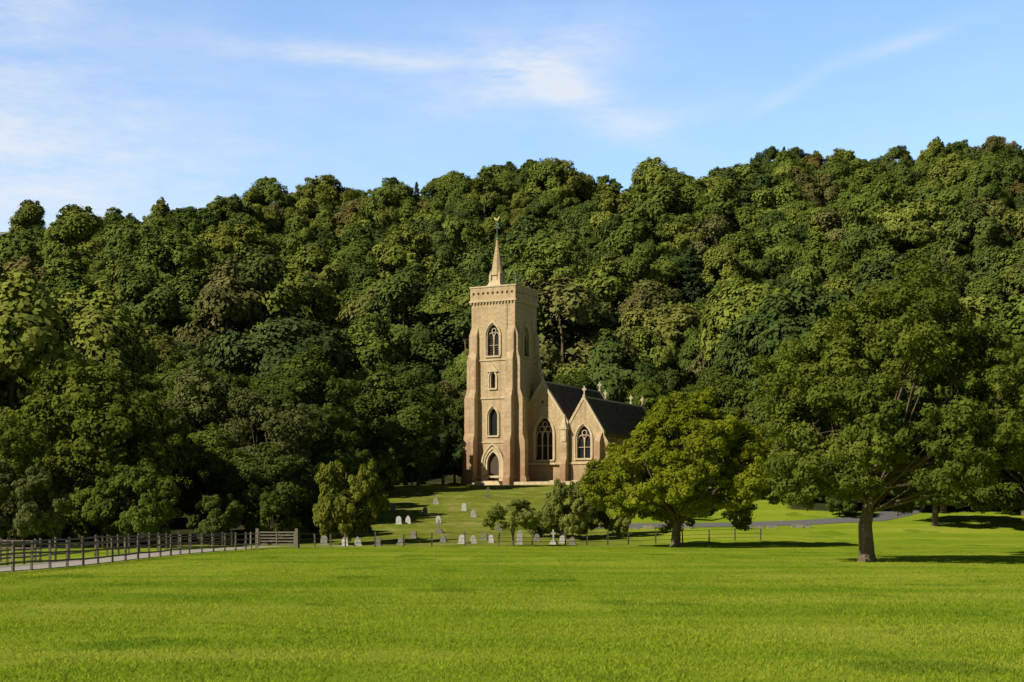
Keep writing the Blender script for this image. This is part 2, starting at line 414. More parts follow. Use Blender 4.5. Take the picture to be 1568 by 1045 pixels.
oak = make_tree('oak_tree', 51, 13.9, 7.1, 1.3, 54, 16, 165000, .17, M_oak, trunk_r=.34, off=(1.6, .5), split=.14, lobe=(.17, .30), cl=(.20, .38), shape='skirt', bot=-.88, fill=.5, lean=.12, rough=.6, ccw=.3)
add_obj('oak_tree', oak, (16.3, 72, hz(16.3, 72)))
oak2 = make_tree('oak_tree_b', 52, 12.6, 6.6, 1.2, 48, 15, 120000, .19, M_oak, trunk_r=.33, split=.14, lobe=(.17, .30), cl=(.22, .40), shape='skirt', bot=-.88, fill=.5, rough=.6, ccw=.3)
add_obj('oak_tree', oak2, (28.6, 84, hz(28.6, 84)))
map_ = make_tree('maple_tree', 53, 12.2, 7.4, .6, 70, 13, 145000, .21, M_maple, trunk_r=.34, off=(1.3, 0), split=.14, lobe=(.16, .26), cl=(.20, .36), shape='skirt', bot=-.97, fill=.75, sk=.75, rough=.6, ccw=.3, lean=.15)
add_obj('maple_tree', map_, (11.9, 114, hz(11.9, 114)))
haw = make_tree('hawthorn_tree', 54, 3.5, 2.5, .6, 30, 10, 24000, .11, M_haw, trunk_r=.06, split=.2, lobe=(.20, .34), stems=2, fill=.6)
add_obj('hawthorn_tree', haw, (0.05, 115.5, hz(0, 115.5)))

# ------------------------------------------------------------------ grass blades
rngg = np.random.default_rng(3)
def grass_patch(n, size=4.0):
    p = rngg.random((n, 2)) * size - size / 2
    a = rngg.random(n) * 6.283; h = rngg.uniform(.012, .048, n); w = .009
    ln = rngg.normal(0, .03, (n, 2))
    c = np.cos(a) * w; s = np.sin(a) * w
    z = np.zeros(n)
    b0 = np.stack([p[:, 0] - c, p[:, 1] - s, z - .005], -1); b1 = np.stack([p[:, 0] + c, p[:, 1] + s, z - .005], -1)
    t0 = np.stack([p[:, 0] + ln[:, 0] + c * .25, p[:, 1] + ln[:, 1] + s * .25, h], -1); t1 = np.stack([p[:, 0] + ln[:, 0] - c * .25, p[:, 1] + ln[:, 1] - s * .25, h], -1)
    V = np.stack([b0, b1, t0, t1], 1).reshape(-1, 3)
    return quad_mesh('grass_patch', V, np.arange(n * 4).reshape(-1, 4), None, rngg.random(n), [M_blade])
M_blade = blade_mat()
gp = [grass_patch(7000) for _ in range(3)] + [grass_patch(2500) for _ in range(3)]
pts = []; idx = []; rot = []; scl = []
for iy in range(2, 29):
    for ix in range(-9, 14):
        x = ix * 4 + .0; y = iy * 4 + 2.0
        if abs(x) > .345 * y + 6: continue
        if x - 2 < -18.0: continue
        pts.append((x, y, hz(x, y) + .0)); idx.append(rngg.integers(0, 3) + (3 if y > 50 else 0)); rot.append((0, 0, rngg.integers(0, 4) * math.pi / 2)); scl.append((1, 1, 1))
instance_object('field_grass', pts, idx, rot, scl, gp)

# ------------------------------------------------------------------ generic builder
class B:
    def __init__(s): s.v = []; s.f = []
    def add(s, vs, fs):
        b = len(s.v); s.v += [tuple(p) for p in vs]; s.f += [tuple(i + b for i in f) for f in fs]
    def box(s, x0, x1, y0, y1, z0, z1):
        s.add([(x0, y0, z0), (x1, y0, z0), (x1, y1, z0), (x0, y1, z0), (x0, y0, z1), (x1, y0, z1), (x1, y1, z1), (x0, y1, z1)],
              [(0, 3, 2, 1), (4, 5, 6, 7), (0, 1, 5, 4), (1, 2, 6, 5), (2, 3, 7, 6), (3, 0, 4, 7)])
    def prism(s, poly, fn, d0, d1):
        n = len(poly); vs = [fn(a, z, d0) for a, z in poly] + [fn(a, z, d1) for a, z in poly]
        fs = [tuple(range(n)), tuple(range(2 * n - 1, n - 1, -1))] + [(i, i + n, (i + 1) % n + n, (i + 1) % n) for i in range(n)]
        s.add(vs, fs)
    def beam(s, p0, p1, w, h):
        p0 = Vector(p0); p1 = Vector(p1); d = (p1 - p0).normalized()
        sd = d.cross(Vector((0, 0, 1)))
        if sd.length < .01: sd = Vector((1, 0, 0))
        sd.normalize(); up = sd.cross(d)
        c = [(-1, -1), (1, -1), (1, 1), (-1, 1)]
        vs = [p + sd * a * w / 2 + up * b * h / 2 for p in (p0, p1) for a, b in c]
        s.add(vs, [(0, 3, 2, 1), (4, 5, 6, 7), (0, 1, 5, 4), (1, 2, 6, 5), (2, 3, 7, 6), (3, 0, 4, 7)])
    def cone(s, cx, cy, z0, z1, r0, r1, n=8, rot=0):
        vs = [(cx + r * math.cos(rot + 2 * math.pi * k / n), cy + r * math.sin(rot + 2 * math.pi * k / n), z) for z, r in ((z0, r0), (z1, r1)) for k in range(n)]
        s.add(vs, [tuple(range(n - 1, -1, -1)), tuple(range(n, 2 * n))] + [(k, (k + 1) % n, (k + 1) % n + n, k + n) for k in range(n)])
    def mesh(s, name, mat):
        import bmesh
        me = bpy.data.meshes.new(name); me.from_pydata(s.v, [], s.f); me.materials.append(mat)
        bm = bmesh.new(); bm.from_mesh(me); bmesh.ops.recalc_face_normals(bm, faces=bm.faces); bm.to_mesh(me); bm.free()
        return me
    def obj(s, name, mat, parent=None, loc=(0, 0, 0), rot=0):
        return add_obj(name, s.mesh(name, mat), loc, rot, parent=parent)

def stone_mat(name, c1, c2, cm, low=None, bw=.55, rh=.26):
    m, nt, out = new_mat(name)
    tc = N(nt, 'ShaderNodeTexCoord'); sp = N(nt, 'ShaderNodeSeparateXYZ'); L(nt, tc.outputs['Object'], sp.inputs[0])
    u = math_(nt, 'ADD', sp.outputs[0], sp.outputs[1])
    cb = N(nt, 'ShaderNodeCombineXYZ'); L(nt, u, cb.inputs[0]); L(nt, sp.outputs[2], cb.inputs[1])
    br = N(nt, 'ShaderNodeTexBrick'); L(nt, cb.outputs[0], br.inputs['Vector'])
    br.inputs['Scale'].default_value = 1; br.inputs['Brick Width'].default_value = bw; br.inputs['Row Height'].default_value = rh
    br.inputs['Mortar Size'].default_value = .015; br.inputs['Color1'].default_value = (*c1, 1); br.inputs['Color2'].default_value = (*c2, 1); br.inputs['Mortar'].default_value = (*cm, 1)
    n = noise(nt, tc.outputs['Object'], .7, 6, .7)
    c = br.outputs['Color']
    if low:
        zf = math_(nt, 'ADD', math_(nt, 'MULTIPLY', sp.outputs[2], -.09), math_(nt, 'MULTIPLY', n, 1.5))
        c = mixc(nt, maprange(nt, zf, .15, .75, 0, .9), c, low)
    n2 = noise(nt, tc.outputs['Object'], 3.0, 5, .7)
    c = mixc(nt, maprange(nt, n2, .3, .75, 0, .6), c, tuple(k * .5 for k in c2))
    mp = N(nt, 'ShaderNodeMapping'); mp.inputs['Scale'].default_value = (1.8, 1.8, .10); L(nt, tc.outputs['Object'], mp.inputs[0])
    n3 = noise(nt, mp.outputs[0], 1.2, 4, .6)
    c = mixc(nt, maprange(nt, n3, .50, .74, 0, .6), c, tuple(k * .4 for k in c2))
    p = N(nt, 'ShaderNodeBsdfPrincipled'); p.inputs['Roughness'].default_value = .92; L(nt, c, p.inputs['Base Color'])
    p.inputs['Specular IOR Level'].default_value = .15
    b = N(nt, 'ShaderNodeBump'); b.inputs['Distance'].default_value = .04; L(nt, n2, b.inputs['Height']); L(nt, b.outputs[0], p.inputs['Normal'])
    L(nt, p.outputs[0], out.inputs[0]); return m
M_stone = stone_mat('church_stone', (.70, .53, .31), (.58, .42, .235), (.58, .46, .29), low=(.44, .275, .16))
M_dress = stone_mat('dressed_stone', (.78, .64, .42), (.68, .54, .34), (.60, .48, .32), bw=1.2, rh=.5)
M_butt = stone_mat('buttress_stone', (.70, .53, .33), (.54, .37, .22), (.56, .44, .29), low=(.36, .18, .11), bw=.5, rh=.4)
M_glass, nt, out = new_mat('leaded_glass')
p = N(nt, 'ShaderNodeBsdfPrincipled'); p.inputs['Base Color'].default_value = (.012, .014, .018, 1); p.inputs['Roughness'].default_value = .3; L(nt, p.outputs[0], out.inputs[0])
def slate():
    m, nt, out = new_mat('slate')
    tc = N(nt, 'ShaderNodeTexCoord'); sp = N(nt, 'ShaderNodeSeparateXYZ'); L(nt, tc.outputs['Object'], sp.inputs[0])
    cb = N(nt, 'ShaderNodeCombineXYZ'); L(nt, sp.outputs[1], cb.inputs[0]); L(nt, sp.outputs[2], cb.inputs[1])
    br = N(nt, 'ShaderNodeTexBrick'); L(nt, cb.outputs[0], br.inputs['Vector'])
    br.inputs['Scale'].default_value = 1; br.inputs['Brick Width'].default_value = .45; br.inputs['Row Height'].default_value = .35; br.inputs['Mortar Size'].default_value = .02
    br.inputs['Color1'].default_value = (.20, .15, .12, 1); br.inputs['Color2'].default_value = (.13, .10, .08, 1); br.inputs['Mortar'].default_value = (.05, .04, .03, 1)
    n = noise(nt, tc.outputs['Object'], 1.2, 5, .7)
    c = mixc(nt, maprange(nt, n, .42, .7, 0, .7), br.outputs['Color'], (.24, .19, .12))
    d = N(nt, 'ShaderNodeBsdfDiffuse'); L(nt, c, d.inputs[0]); L(nt, d.outputs[0], out.inputs[0]); return m
M_slate = slate()
M_lead = simple('lead', (.10, .10, .11), (.16, .16, .17), 4, .6)
M_door = simple('oak_door', (.05, .03, .018), (.09, .055, .03), 8, .7)
M_gold = simple('gilded_metal', (.45, .36, .12), (.6, .48, .18), 5, .35, 0, .6)
M_copper = simple('weathered_iron', (.10, .16, .13), (.18, .26, .2), 5, .6, 0)

# ------------------------------------------------------------------ church
church = bpy.data.objects.new('stone_church', None); COL.objects.link(church)
church.location = (-4.9, 190, 6.15); church.rotation_euler = (0, 0, -math.radians(27))

def arch(w, h, n=7, b=0):
    sp = h - .866 * w; r = w; pts = [(-w / 2, b)]
    for k in range(n + 1):
        a = math.radians(180 - 60 * k / n); pts.append((w / 2 + r * math.cos(a), sp + r * math.sin(a)))
    for k in range(n - 1, -1, -1):
        a = math.radians(60 * k / n); pts.append((-w / 2 + r * math.cos(a), sp + r * math.sin(a)))
    pts.append((w / 2, b)); return pts
def front(cu, v0, z0): return lambda a, z, d: (cu + a, v0 + d, z0 + z)
def right(U, cv, z0): return lambda a, z, d: (U - d, cv + a, z0 + z)
def band(b, w, h, t, fn, d0, d1, th=1.25):
    i = arch(w, h); o = arch(w + 2 * t, h + t * th)
    n = len(i); vs = []
    for k in range(n): vs += [fn(*i[k], d0), fn(*o[k], d0), fn(*o[k], d1), fn(*i[k], d1)]
    fs = []
    for k in range(n - 1):
        A = 4 * k; C = 4 * k + 4
        fs += [(A, A + 1, C + 1, C), (A + 1, A + 2, C + 2, C + 1), (A + 3, A, C, C + 3)]
    fs += [(0, 3, 2, 1), (4 * n - 4, 4 * n - 3, 4 * n - 2, 4 * n - 1)]
    b.add(vs, fs)
def ring(b, cx, cz, r0, r1, fn, d0, d1, n=14):
    vs = []
    for k in range(n):
        a = 2 * math.pi * k / n
        for r, d in ((r0, d0), (r1, d0), (r1, d1), (r0, d1)): vs.append(fn(cx + r * math.cos(a), cz + r * math.sin(a), d))
    fs = []
    for k in range(n):
        A = 4 * k; C = 4 * ((k + 1) % n)
        fs += [(A, A + 1, C + 1, C), (A + 1, A + 2, C + 2, C + 1), (A + 3, A, C, C + 3)]
    b.add(vs, fs)
glass = B(); trim = B(); doorb = B(); louvre = B()
def window(cut, w, h, fn, lights=1, hood=.22, kind='glass', jamb=.16):
    cut.prism(arch(w, h), fn, -.3, .55)
    tgt = doorb if kind == 'door' else glass
    tgt.prism(arch(w - .02, h - .02), fn, .40, .44)
    band(trim, w, h, jamb, fn, -.035, .3, 1.2)
    band(trim, w + 2 * jamb, h + jamb * 1.2, hood * .6, fn, -.16, -.001, 1.3)
    if kind == 'glass' and lights > 1:
        sp = h - .866 * w
        for k in range(1, lights):
            a = -w / 2 + w * k / lights
            trim.prism([(a - .05, .0), (a + .05, .0), (a + .05, sp + .1), (a - .05, sp + .1)], fn, .18, .36)
        lw = w / lights
        for k in range(lights):
            a = -w / 2 + lw * (k + .5)
            g = lambda aa, z, d, a=a: fn(a + aa, z + sp - lw * .55, d)
            band(trim, lw - .16, lw * .95, .08, g, .19, .35)
        if lights >= 3:
            ring(trim, -w * .19, sp + w * .26, w * .13, w * .175, fn, .19, .35); ring(trim, w * .19, sp + w * .26, w * .13, w * .175, fn, .19, .35); ring(trim, 0, sp + w * .52, w * .12, w * .165, fn, .19, .35)
        else:
            ring(trim, 0, sp + w * .38, w * .15, w * .2, fn, .19, .35)
        trim.prism([(-w / 2, h * .33), (w / 2, h * .33), (w / 2, h * .33 + .06), (-w / 2, h * .33 + .06)], fn, .24, .34)
    trim.prism([(-w / 2 - .25, -.2), (w / 2 + .25, -.2), (w / 2 + .25, -.002), (-w / 2 - .25, -.002)], fn, -.18, .3) if kind != 'door' else None

def cut_obj(o, cb):
    c = cb.obj('cutter', M_stone)
    md = o.modifiers.new('b', 'BOOLEAN'); md.object = c; md.operation = 'DIFFERENCE'; md.solver = 'EXACT'
    bpy.context.view_layer.update()
    dg = bpy.context.evaluated_depsgraph_get(); me = bpy.data.meshes.new_from_object(o.evaluated_get(dg))
    o.modifiers.clear(); o.data = me; bpy.data.objects.remove(c)

W = 5.9; HT = 22.4
tw = B(); tw.box(0, W, 0, W, -2, HT)
two = tw.obj('tower_walls', M_stone)
cu = B()
cx = 2.95
window(cu, 1.55, 3.8, front(cx, 0, 15.7), 2, .3)
window(cu, .62, 1.9, front(cx, 0, 11.8), 1, .22)
window(cu, 1.15, 3.3, front(cx, 0, 6.1), 1, .3)
window(cu, 1.6, 3.5, front(cx, 0, .6), 1, .4, 'door', .3)
window(cu, 1.55, 3.8, right(W, 2.95, 15.7), 2, .3)
cut_obj(two, cu); two.parent = church
for base, fn in ((15.7, front(cx, 0, 15.7)), (0, right(W, 2.95, 15.7))):
    for k in range(9):
        z = .15 + k * .27
        louvre.prism([(-.72, z), (.72, z), (.72, z + .06), (-.72, z + .06)], fn, .26, .39)
band(trim, 2.6, 4.35, .22, front(cx, 0, .6), -.28, -.165)
trim.prism([(-.75, 13.75), (.75, 13.75), (0, 14.75)], front(cx, 0, 0), -.2, -.002)
for z, t, pr in ((1.0, .25, .14), (5.2, .16, .10), (10.5, .2, .11), (15.1, .2, .11)):
    trim.box(-pr, W + pr, -pr, -.003, z, z + t); trim.box(-pr, -.003, .0, W + pr, z, z + t); trim.box(W + .003, W + pr, 0, 3.6 if z < 12 else W + pr, z, z + t)
par = B(); o_ = .12
par.box(-o_, W + o_, -o_, 0.2, HT, HT + 1.55); par.box(-o_, W + o_, W - .2, W + o_, HT, HT + 1.55)
par.box(-o_, .2, .202, W - .202, HT, HT + 1.55); par.box(W - .2, W + o_, .202, W - .202, HT, HT + 1.55)
pob = par.obj('parapet', M_stone)
pc = B()
for k in range(9):
    a = .35 + k * .65
    for fn in (front(a, -o_, HT + .85), right(W + o_, a, HT + .85)):
        pc.prism([(.17 * math.cos(math.radians(60 * j)), .2 * math.sin(math.radians(60 * j))) for j in range(6)], fn, -.3, .22)
cut_obj(pob, pc); pob.parent = church
trim.box(-.24, W + .24, -.24, W + .24, HT - .2, HT - .004)
trim.box(-.2, W + .2, -.2, .16, HT + 1.553, HT + 1.73); trim.box(-.2, W + .2, W - .16, W + .2, HT + 1.553, HT + 1.73)
trim.box(-.2, .16, .163, W - .163, HT + 1.553, HT + 1.73); trim.box(W - .16, W + .2, .163, W - .163, HT + 1.553, HT + 1.73)
for k in range(15):
    a = .0 + k * W / 14
    trim.box(a - .08, a + .08, -.18, -.003, HT - .42, HT - .205); trim.box(W + .003, W + .18, a - .08, a + .08, HT - .42, HT - .205)
tr = B(); tr.box(.22, W - .22, .22, W - .22, HT + .01, HT + .35); tr.obj('tower_roof', M_lead, church)

bt = B()
prof = [(0, -2), (1.5, -2), (1.5, .9), (1.3, 1.3), (1.3, 5.4), (1.0, 6.3), (1.0, 10.6), (.66, 11.7), (.66, 15.2), (.36, 16.2), (.36, 18.2), (0, 19.2)]
def butt(cu_, cv_, dirx, diry, w, pr=prof, f=1.0):
    fn = (lambda a, z, d: (cu_ + dirx * a * f + abs(diry) * d, cv_ + diry * a * f + abs(dirx) * d, z))
    bt.prism(pr, fn, -w / 2, w / 2)
butt(.46, 0, 0, -1, .9); butt(W - .46, 0, 0, -1, .9)
butt(0, .46, -1, 0, .9); butt(W, .46, 1, 0, .9); butt(0, W - .46, -1, 0, .9)
p2 = [(0, 8), (.66, 8), (.66, 15.2), (.36, 16.2), (.36, 18.2), (0, 19.2)]
butt(W, W - .46, 1, 0, .9, p2)

roof = B(); coping = B()
def gable(name, uc, hw, v0, v1, eave, apex, cutb=None):
    b = B(); b.prism([(-hw, -2), (hw, -2), (hw, eave), (0, apex), (-hw, eave)], front(uc, 0, 0), v0, v1)
    o = b.obj(name, M_stone)
    if cutb: cut_obj(o, cutb)
    o.parent = church
    s = (apex - eave) / hw
    n = math.hypot(1, s); t = .18
    for sg in (-1, 1):
        ov = .35
        pa = (0, apex + .02); pb = (sg * (hw + ov), eave - ov * s + .02)
        up = t * n
        roof.prism([pa, pb, (pb[0], pb[1] + up), (0, apex + up)], front(uc, 0, 0), v0 + .42, v1 - .3)
        up2 = up + .2
        coping.prism([(0, apex + .004), (sg * (hw + .25), eave - .25 * s + .004), (sg * (hw + .25), eave - .25 * s + up2), (0, apex + up2)], front(uc, 0, 0), v0 - .09, v0 + .418)
        coping.prism([(0, apex + .004), (sg * (hw + .25), eave - .25 * s + .004), (sg * (hw + .25), eave - .25 * s + up2), (0, apex + up2)], front(uc, 0, 0), v1 - .298, v1 + .06)
    coping.box(uc - .07, uc + .07, v0 + .43, v1 - .31, apex + t * n - .1, apex + t * n + .08)
    for vv in (v0 + .16, v1 - .12):
        z = apex + t * n + .2
        coping.cone(uc, vv, z - .35, z + .1, .26, .16, 8); coping.box(uc - .06, uc + .06, vv - .06, vv + .06, z + .1, z + 1.1)
        coping.box(uc - .28, uc + .28, vv - .05, vv + .05, z + .62, z + .75); ring(coping, uc, z + .68, .15, .22, lambda a, zz, d: (a, vv + d, zz), -.055, .055, 10)
c1 = B(); window(c1, 2.25, 5.1, front(8.0, 3.7, 3.2), 3, .32)
c1.prism([(.22 * math.cos(math.radians(60 * j)), .25 * math.sin(math.radians(60 * j))) for j in range(6)], front(7.75, 3.7, 10.2), -.3, .5)
gable('nave_walls', 7.75, 3.4, 3.7, 21, 7.3, 12.4, c1)
c2 = B(); window(c2, 1.75, 3.9, front(13.35, 3.45, 3.3), 2, .3)
for vv in (8, 12.3, 16.6): window(c2, 1.3, 2.9, right(15.75, vv, 2.6), 2, .2)
gable('aisle_walls', 13.35, 2.4, 3.45, 22, 6.4, 10.3, c2)
gable('chancel_walls', 8.4, 2.9, 21.05, 30, 6.4, 11.3)
gable('vestry_walls', 13.2, 2.0, 22.05, 27.5, 5.2, 8.8)
trim.box(4.6, 15.9, 3.32, 3.447, 2.6, 2.85)
trim.box(15.753, 15.9, 3.45, 22.1, 2.1, 2.3)
trim.box(5.95, 15.95, 3.22, 3.31, -.8, .7)
bp = [(0, -2), (1.1, -2), (1.1, 2.6), (.75, 3.4), (.75, 5.2), (.0, 6.4)]
butt(11.05, 3.45, 0, -1, .75, bp); butt(15.4, 3.45, 0, -1, .7, bp); butt(15.75, 3.85, 1, 0, .7, bp)
for vv in (6.1, 10.2, 14.4, 18.6): butt(15.75, vv, 1, 0, .6, bp, .8)
trim.box(10.72, 11.38, 2.6, 3.2, 5.3, 7.0); trim.cone(11.05, 2.9, 7.0, 8.6, .5, .03, 4, math.pi / 4)
trim.box(10.6, 11.5, 2.5, 3.3, 6.75, 6.995)
bt.obj('buttresses', M_butt, church)
roof.obj('slate_roof', M_slate, church); coping.obj('copings_and_crosses', M_dress, church)
for k in range(22):
    z = k * .32; w = .5 if k % 2 else .3
    if z < 6.2: trim.box(15.76 - w, 15.765, 3.43, 3.448, z, z + .3)
sp = B(); su, sv = 2.8, 1.35
sp.box(su - 1.0, su + 1.0, sv - 1.0, sv + 1.0, HT + .36, HT + 1.85)
sp.cone(su, sv, HT + 1.85, HT + 2.5, 1.3, .85, 4, math.pi / 4)
sp.cone(su, sv, HT + 2.3, HT + 3.1, .74, .70, 8, math.pi / 8)
for a in range(4):
    an = math.pi / 4 + a * math.pi / 2; xx_ = su + .86 * math.cos(an); yy_ = sv + .86 * math.sin(an)
    sp.box(xx_ - .13, xx_ + .13, yy_ - .13, yy_ + .13, HT + 2.0, HT + 2.9); sp.cone(xx_, yy_, HT + 2.9, HT + 3.7, .2, .02, 4, math.pi / 4)
sp.cone(su, sv, HT + 3.1, HT + 3.25, .86, .86, 8, math.pi / 8)
sp.obj('spirelet_base', M_dress, church)
sc_ = B(); sc_.cone(su, sv, HT + 3.25, HT + 7.6, .76, .07, 8, math.pi / 8); sc_.cone(su, sv, HT + 5.2, HT + 5.32, .45, .45, 8, math.pi / 8); sc_.obj('spire', M_stone, church)
wv = B(); wv.cone(su, sv, HT + 7.5, HT + 10.0, .05, .04, 6); wv.cone(su, sv, HT + 7.5, HT + 7.75, .18, .1, 8)
wv.box(su - .38, su + .38, sv - .03, sv + .03, HT + 8.9, HT + 8.98); wv.box(su - .03, su + .03, sv - .38, sv + .38, HT + 8.8, HT + 8.88)
ring(wv, su, HT + 9.3, .16, .22, lambda a, zz, d: (a, sv + d, zz), -.03, .03, 10); wv.obj('weather_vane_rod', M_copper, church)
ck = B(); ck.prism([(k * .75, z * .75) for k, z in [(-.55, .25), (-.3, .05), (.1, .0), (.3, .2), (.42, .5), (.55, .5), (.4, .68), (.26, .6), (.1, .32), (-.2, .35), (-.4, .62), (-.6, .5)]], front(su, sv, HT + 9.8), -.025, .025)
ck.obj('weathercock', M_gold, church)
rod = B(); rod.beam((W - 1.1, -.18, .2), (W - 1.1, -.18, 22), .05, .05); rod.beam((W - .4, 1, HT + 1.7), (W - .4, 1, HT + 3.2), .05, .05); rod.obj('lightning_conductor', M_copper, church)
trim.obj('dressed_stone_trim', M_dress, church); glass.obj('windows', M_glass, church); doorb.obj('door', M_door, church); louvre.obj('louvres', M_door, church)
st = B()
for k in range(4): st.box(cx - 1.6 - k * .3, cx + 1.6 + k * .3, -1.75 - .35 * k, -.0 if k == 0 else -1.75 - .35 * (k - 1), -2, .58 - .2 * k)
st.box(5.0, 15.5, -.9, -.5, -1.2, .45)
st.obj('entrance_steps', M_dress, church)
gut = B()
gut.beam((11.6, 3.4, 0), (11.6, 3.4, 6.6), .1, .1); gut.obj('downpipe', M_lead, church)

# ------------------------------------------------------------------ lane, road
def strip(name, pts, w, mat, lift=.03):
    b = B(); pp = []
    for i in range(len(pts) - 1):
        a = np.array(pts[i], float); c = np.array(pts[i + 1], float); n = max(1, int(np.linalg.norm(c - a) / 2))
        for k in range(n): pp.append(a + (c - a) * k / n)
    pp.append(np.array(pts[-1], float))
    vs = []
    for i, p in enumerate(pp):
        t = pp[min(i + 1, len(pp) - 1)] - pp[max(i - 1, 0)]; t /= np.linalg.norm(t); n = np.array([-t[1], t[0]])
        for s in np.linspace(-1, 1, 5):
            q = p + n * s * w / 2; vs.append((q[0], q[1], hz(q[0], q[1]) + lift))
    fs = []
    for i in range(len(pp) - 1):
        for k in range(4): A = i * 5 + k; fs.append((A, A + 1, A + 6, A + 5))
    b.add(vs, fs); return b.obj(name, mat)
M_gravel = simple('pale_gravel', (.32, .28, .24), (.50, .45, .39), 6, .95, .02)
M_asph = simple('asphalt', (.12, .115, .12), (.17, .165, .165), 5, .9, .01)
strip('gravel_lane', [(-20.0, 20), (-20.0, 60), (-19.6, 96), (-17.5, 112), (-12, 118)], 2.9, M_gravel)
strip('road', [(4.5, 137.5), (14, 139), (26, 141), (33, 144), (40, 153), (44, 166)], 3.2, M_asph)
M_wall = simple('rubble_stone', (.16, .13, .10), (.40, .34, .27), 2.5, .95, .05)
wl = B(); 
for k in range(26):
    x = 1.5 + k * 1.1
    if 12 < x < 14 or rnd.random() < .3: continue
    y = 134.6 + .12 * x; z = hz(x, y); h = rnd.uniform(.12, .36)
    wl.box(x, x + rnd.uniform(.5, 1.0), y + rnd.uniform(-.1, .1), y + .4, z - .3, z + h)
wl.obj('low_stone_wall', M_wall)

# ------------------------------------------------------------------ fences
M_wood = simple('weathered_wood', (.06, .048, .038), (.18, .15, .12), 5, .9, .01)
M_pale = simple('pale_wood', (.16, .13, .10), (.30, .26, .21), 5, .9, .01)
def rail_fence(name, pts, mat, h=1.12, rails=(.32, .66, 1.0), step=2.3, rw=.075, pw=.09):
    b = B(); pp = []
    for i in range(len(pts) - 1):
        a = np.array(pts[i], float); c = np.array(pts[i + 1], float); n = max(1, round(np.linalg.norm(c - a) / step))
        for k in range(n): pp.append(a + (c - a) * k / n)
    pp.append(np.array(pts[-1], float))
    P3 = [(p[0], p[1], hz(p[0], p[1])) for p in pp]
    offs = [rnd.uniform(-.03, .03) for _ in P3]
    for (x, y, z), o in zip(P3, offs):
        b.beam((x, y, z - .2), (x + o, y + rnd.uniform(-.02, .02), z + h + o), pw, pw)
    for i in range(len(P3) - 1):
        for r in rails:
            b.beam((P3[i][0] + .08, P3[i][1], P3[i][2] + r + offs[i]), (P3[i + 1][0] + .08, P3[i + 1][1], P3[i + 1][2] + r + offs[i + 1]), .04, rw)
    return b.obj(name, mat)
rail_fence('wooden_fence', [(-18.3, 24), (-18.4, 60), (-18.1, 88), (-17.0, 100)], M_wood)
rail_fence('wooden_fence', [(-21.8, 40), (-21.8, 70), (-21.6, 98), (-20, 112)], M_wood)
rail_fence('wooden_fence', [(-21.9, 72), (-28, 76), (-45, 80)], M_wood)
g = B()
for x in (0, 2.6):
    g.box(x - .09, x + .09, -.09, .09, -.3, 1.35)
for r in (.25, .45, .65, .85, 1.05): g.box(.1, 2.5, -.025, .025, r, r + .09)
for x in (.1, 1.25, 2.42): g.box(x, x + .08, -.05, -.027, .2, 1.16)
g.beam((.15, .045, .25), (2.4, .045, 1.1), .03, .08)
g.obj('wooden_gate', M_pale, None, (-17.0, 104.5, hz(-17, 104.5)), .1)
rail_fence('wooden_fence', [(-17.0, 100), (-17.0, 104)], M_pale)
def wire_fence(pts):
    b = B(); pp = []
    for i in range(len(pts) - 1):
        a = np.array(pts[i], float); c = np.array(pts[i + 1], float); n = max(1, round(np.linalg.norm(c - a) / 2.4))
        for k in range(n): pp.append(a + (c - a) * k / n)
    pp.append(np.array(pts[-1], float)); P3 = [(p[0], p[1], hz(p[0], p[1])) for p in pp]
    for (x, y, z) in P3: b.beam((x, y, z - .2), (x + rnd.uniform(-.05, .05), y, z + rnd.uniform(.95, 1.15)), .1, .1)
    for i in range(len(P3) - 1):
        for r in (.3, .6, .95): b.beam((P3[i][0], P3[i][1] - .05, P3[i][2] + r), (P3[i + 1][0], P3[i + 1][1] - .05, P3[i + 1][2] + r), .025, .03)
    return b.obj('wire_fence', M_wood)
wire_fence([(-14.3, 105), (-12, 113), (-6, 117.2), (4, 117.6), (9, 121), (20, 126)])

# ------------------------------------------------------------------ gravestones
M_g1 = simple('pale_gravestone', (.28, .27, .24), (.52, .50, .45), 4, .7, .005)
M_g2 = simple('grey_gravestone', (.12, .11, .09), (.25, .23, .19), 5, .9, .01)
def gs(kind, x, y, h, w, mat):
    b = B(); fn = lambda a, z, d: (a, d, z)
    if kind == 'round':
        p = [(-w / 2, -.2), (w / 2, -.2), (w / 2, h - w / 2)] + [(w / 2 * math.cos(t), h - w / 2 + w / 2 * math.sin(t)) for t in np.linspace(.3, 2.84, 7)] + [(-w / 2, h - w / 2)]
        b.prism(p, fn, -.06, .06); b.box(-w / 2 - .08, w / 2 + .08, -.15, .15, -.2, .1)
    elif kind == 'gothic':
        b.prism([(q[0], q[1]) for q in arch(w, h, 4, -.2)], fn, -.06, .06); b.box(-w / 2 - .08, w / 2 + .08, -.15, .15, -.2, .1)
    elif kind == 'cross':
        b.box(-.4, .4, -.28, .28, -.2, .18); b.box(-.28, .28, -.2, .2, .18, .36); b.box(-.08, .08, -.06, .06, .36, h)
        b.box(-.3, -.081, -.055, .055, h - .42, h - .26); b.box(.081, .3, -.055, .055, h - .42, h - .26)
    else:
        b.box(-w / 2, w / 2, -.08, .08, -.2, h); b.box(-w / 2 - .1, w / 2 + .1, -.18, .18, -.2, .12)
    o = b.obj('gravestone', mat, None, (x, y, hz(x, y)), rnd.uniform(-.5, .2)); o.rotation_euler[0] = rnd.uniform(-.05, .08); o.rotation_euler[1] = rnd.uniform(-.07, .07)
    if kind != 'cross' or h < 1.3: o.scale = (.85, .9, .9)
    else: o.scale = (.7, .8, .85)
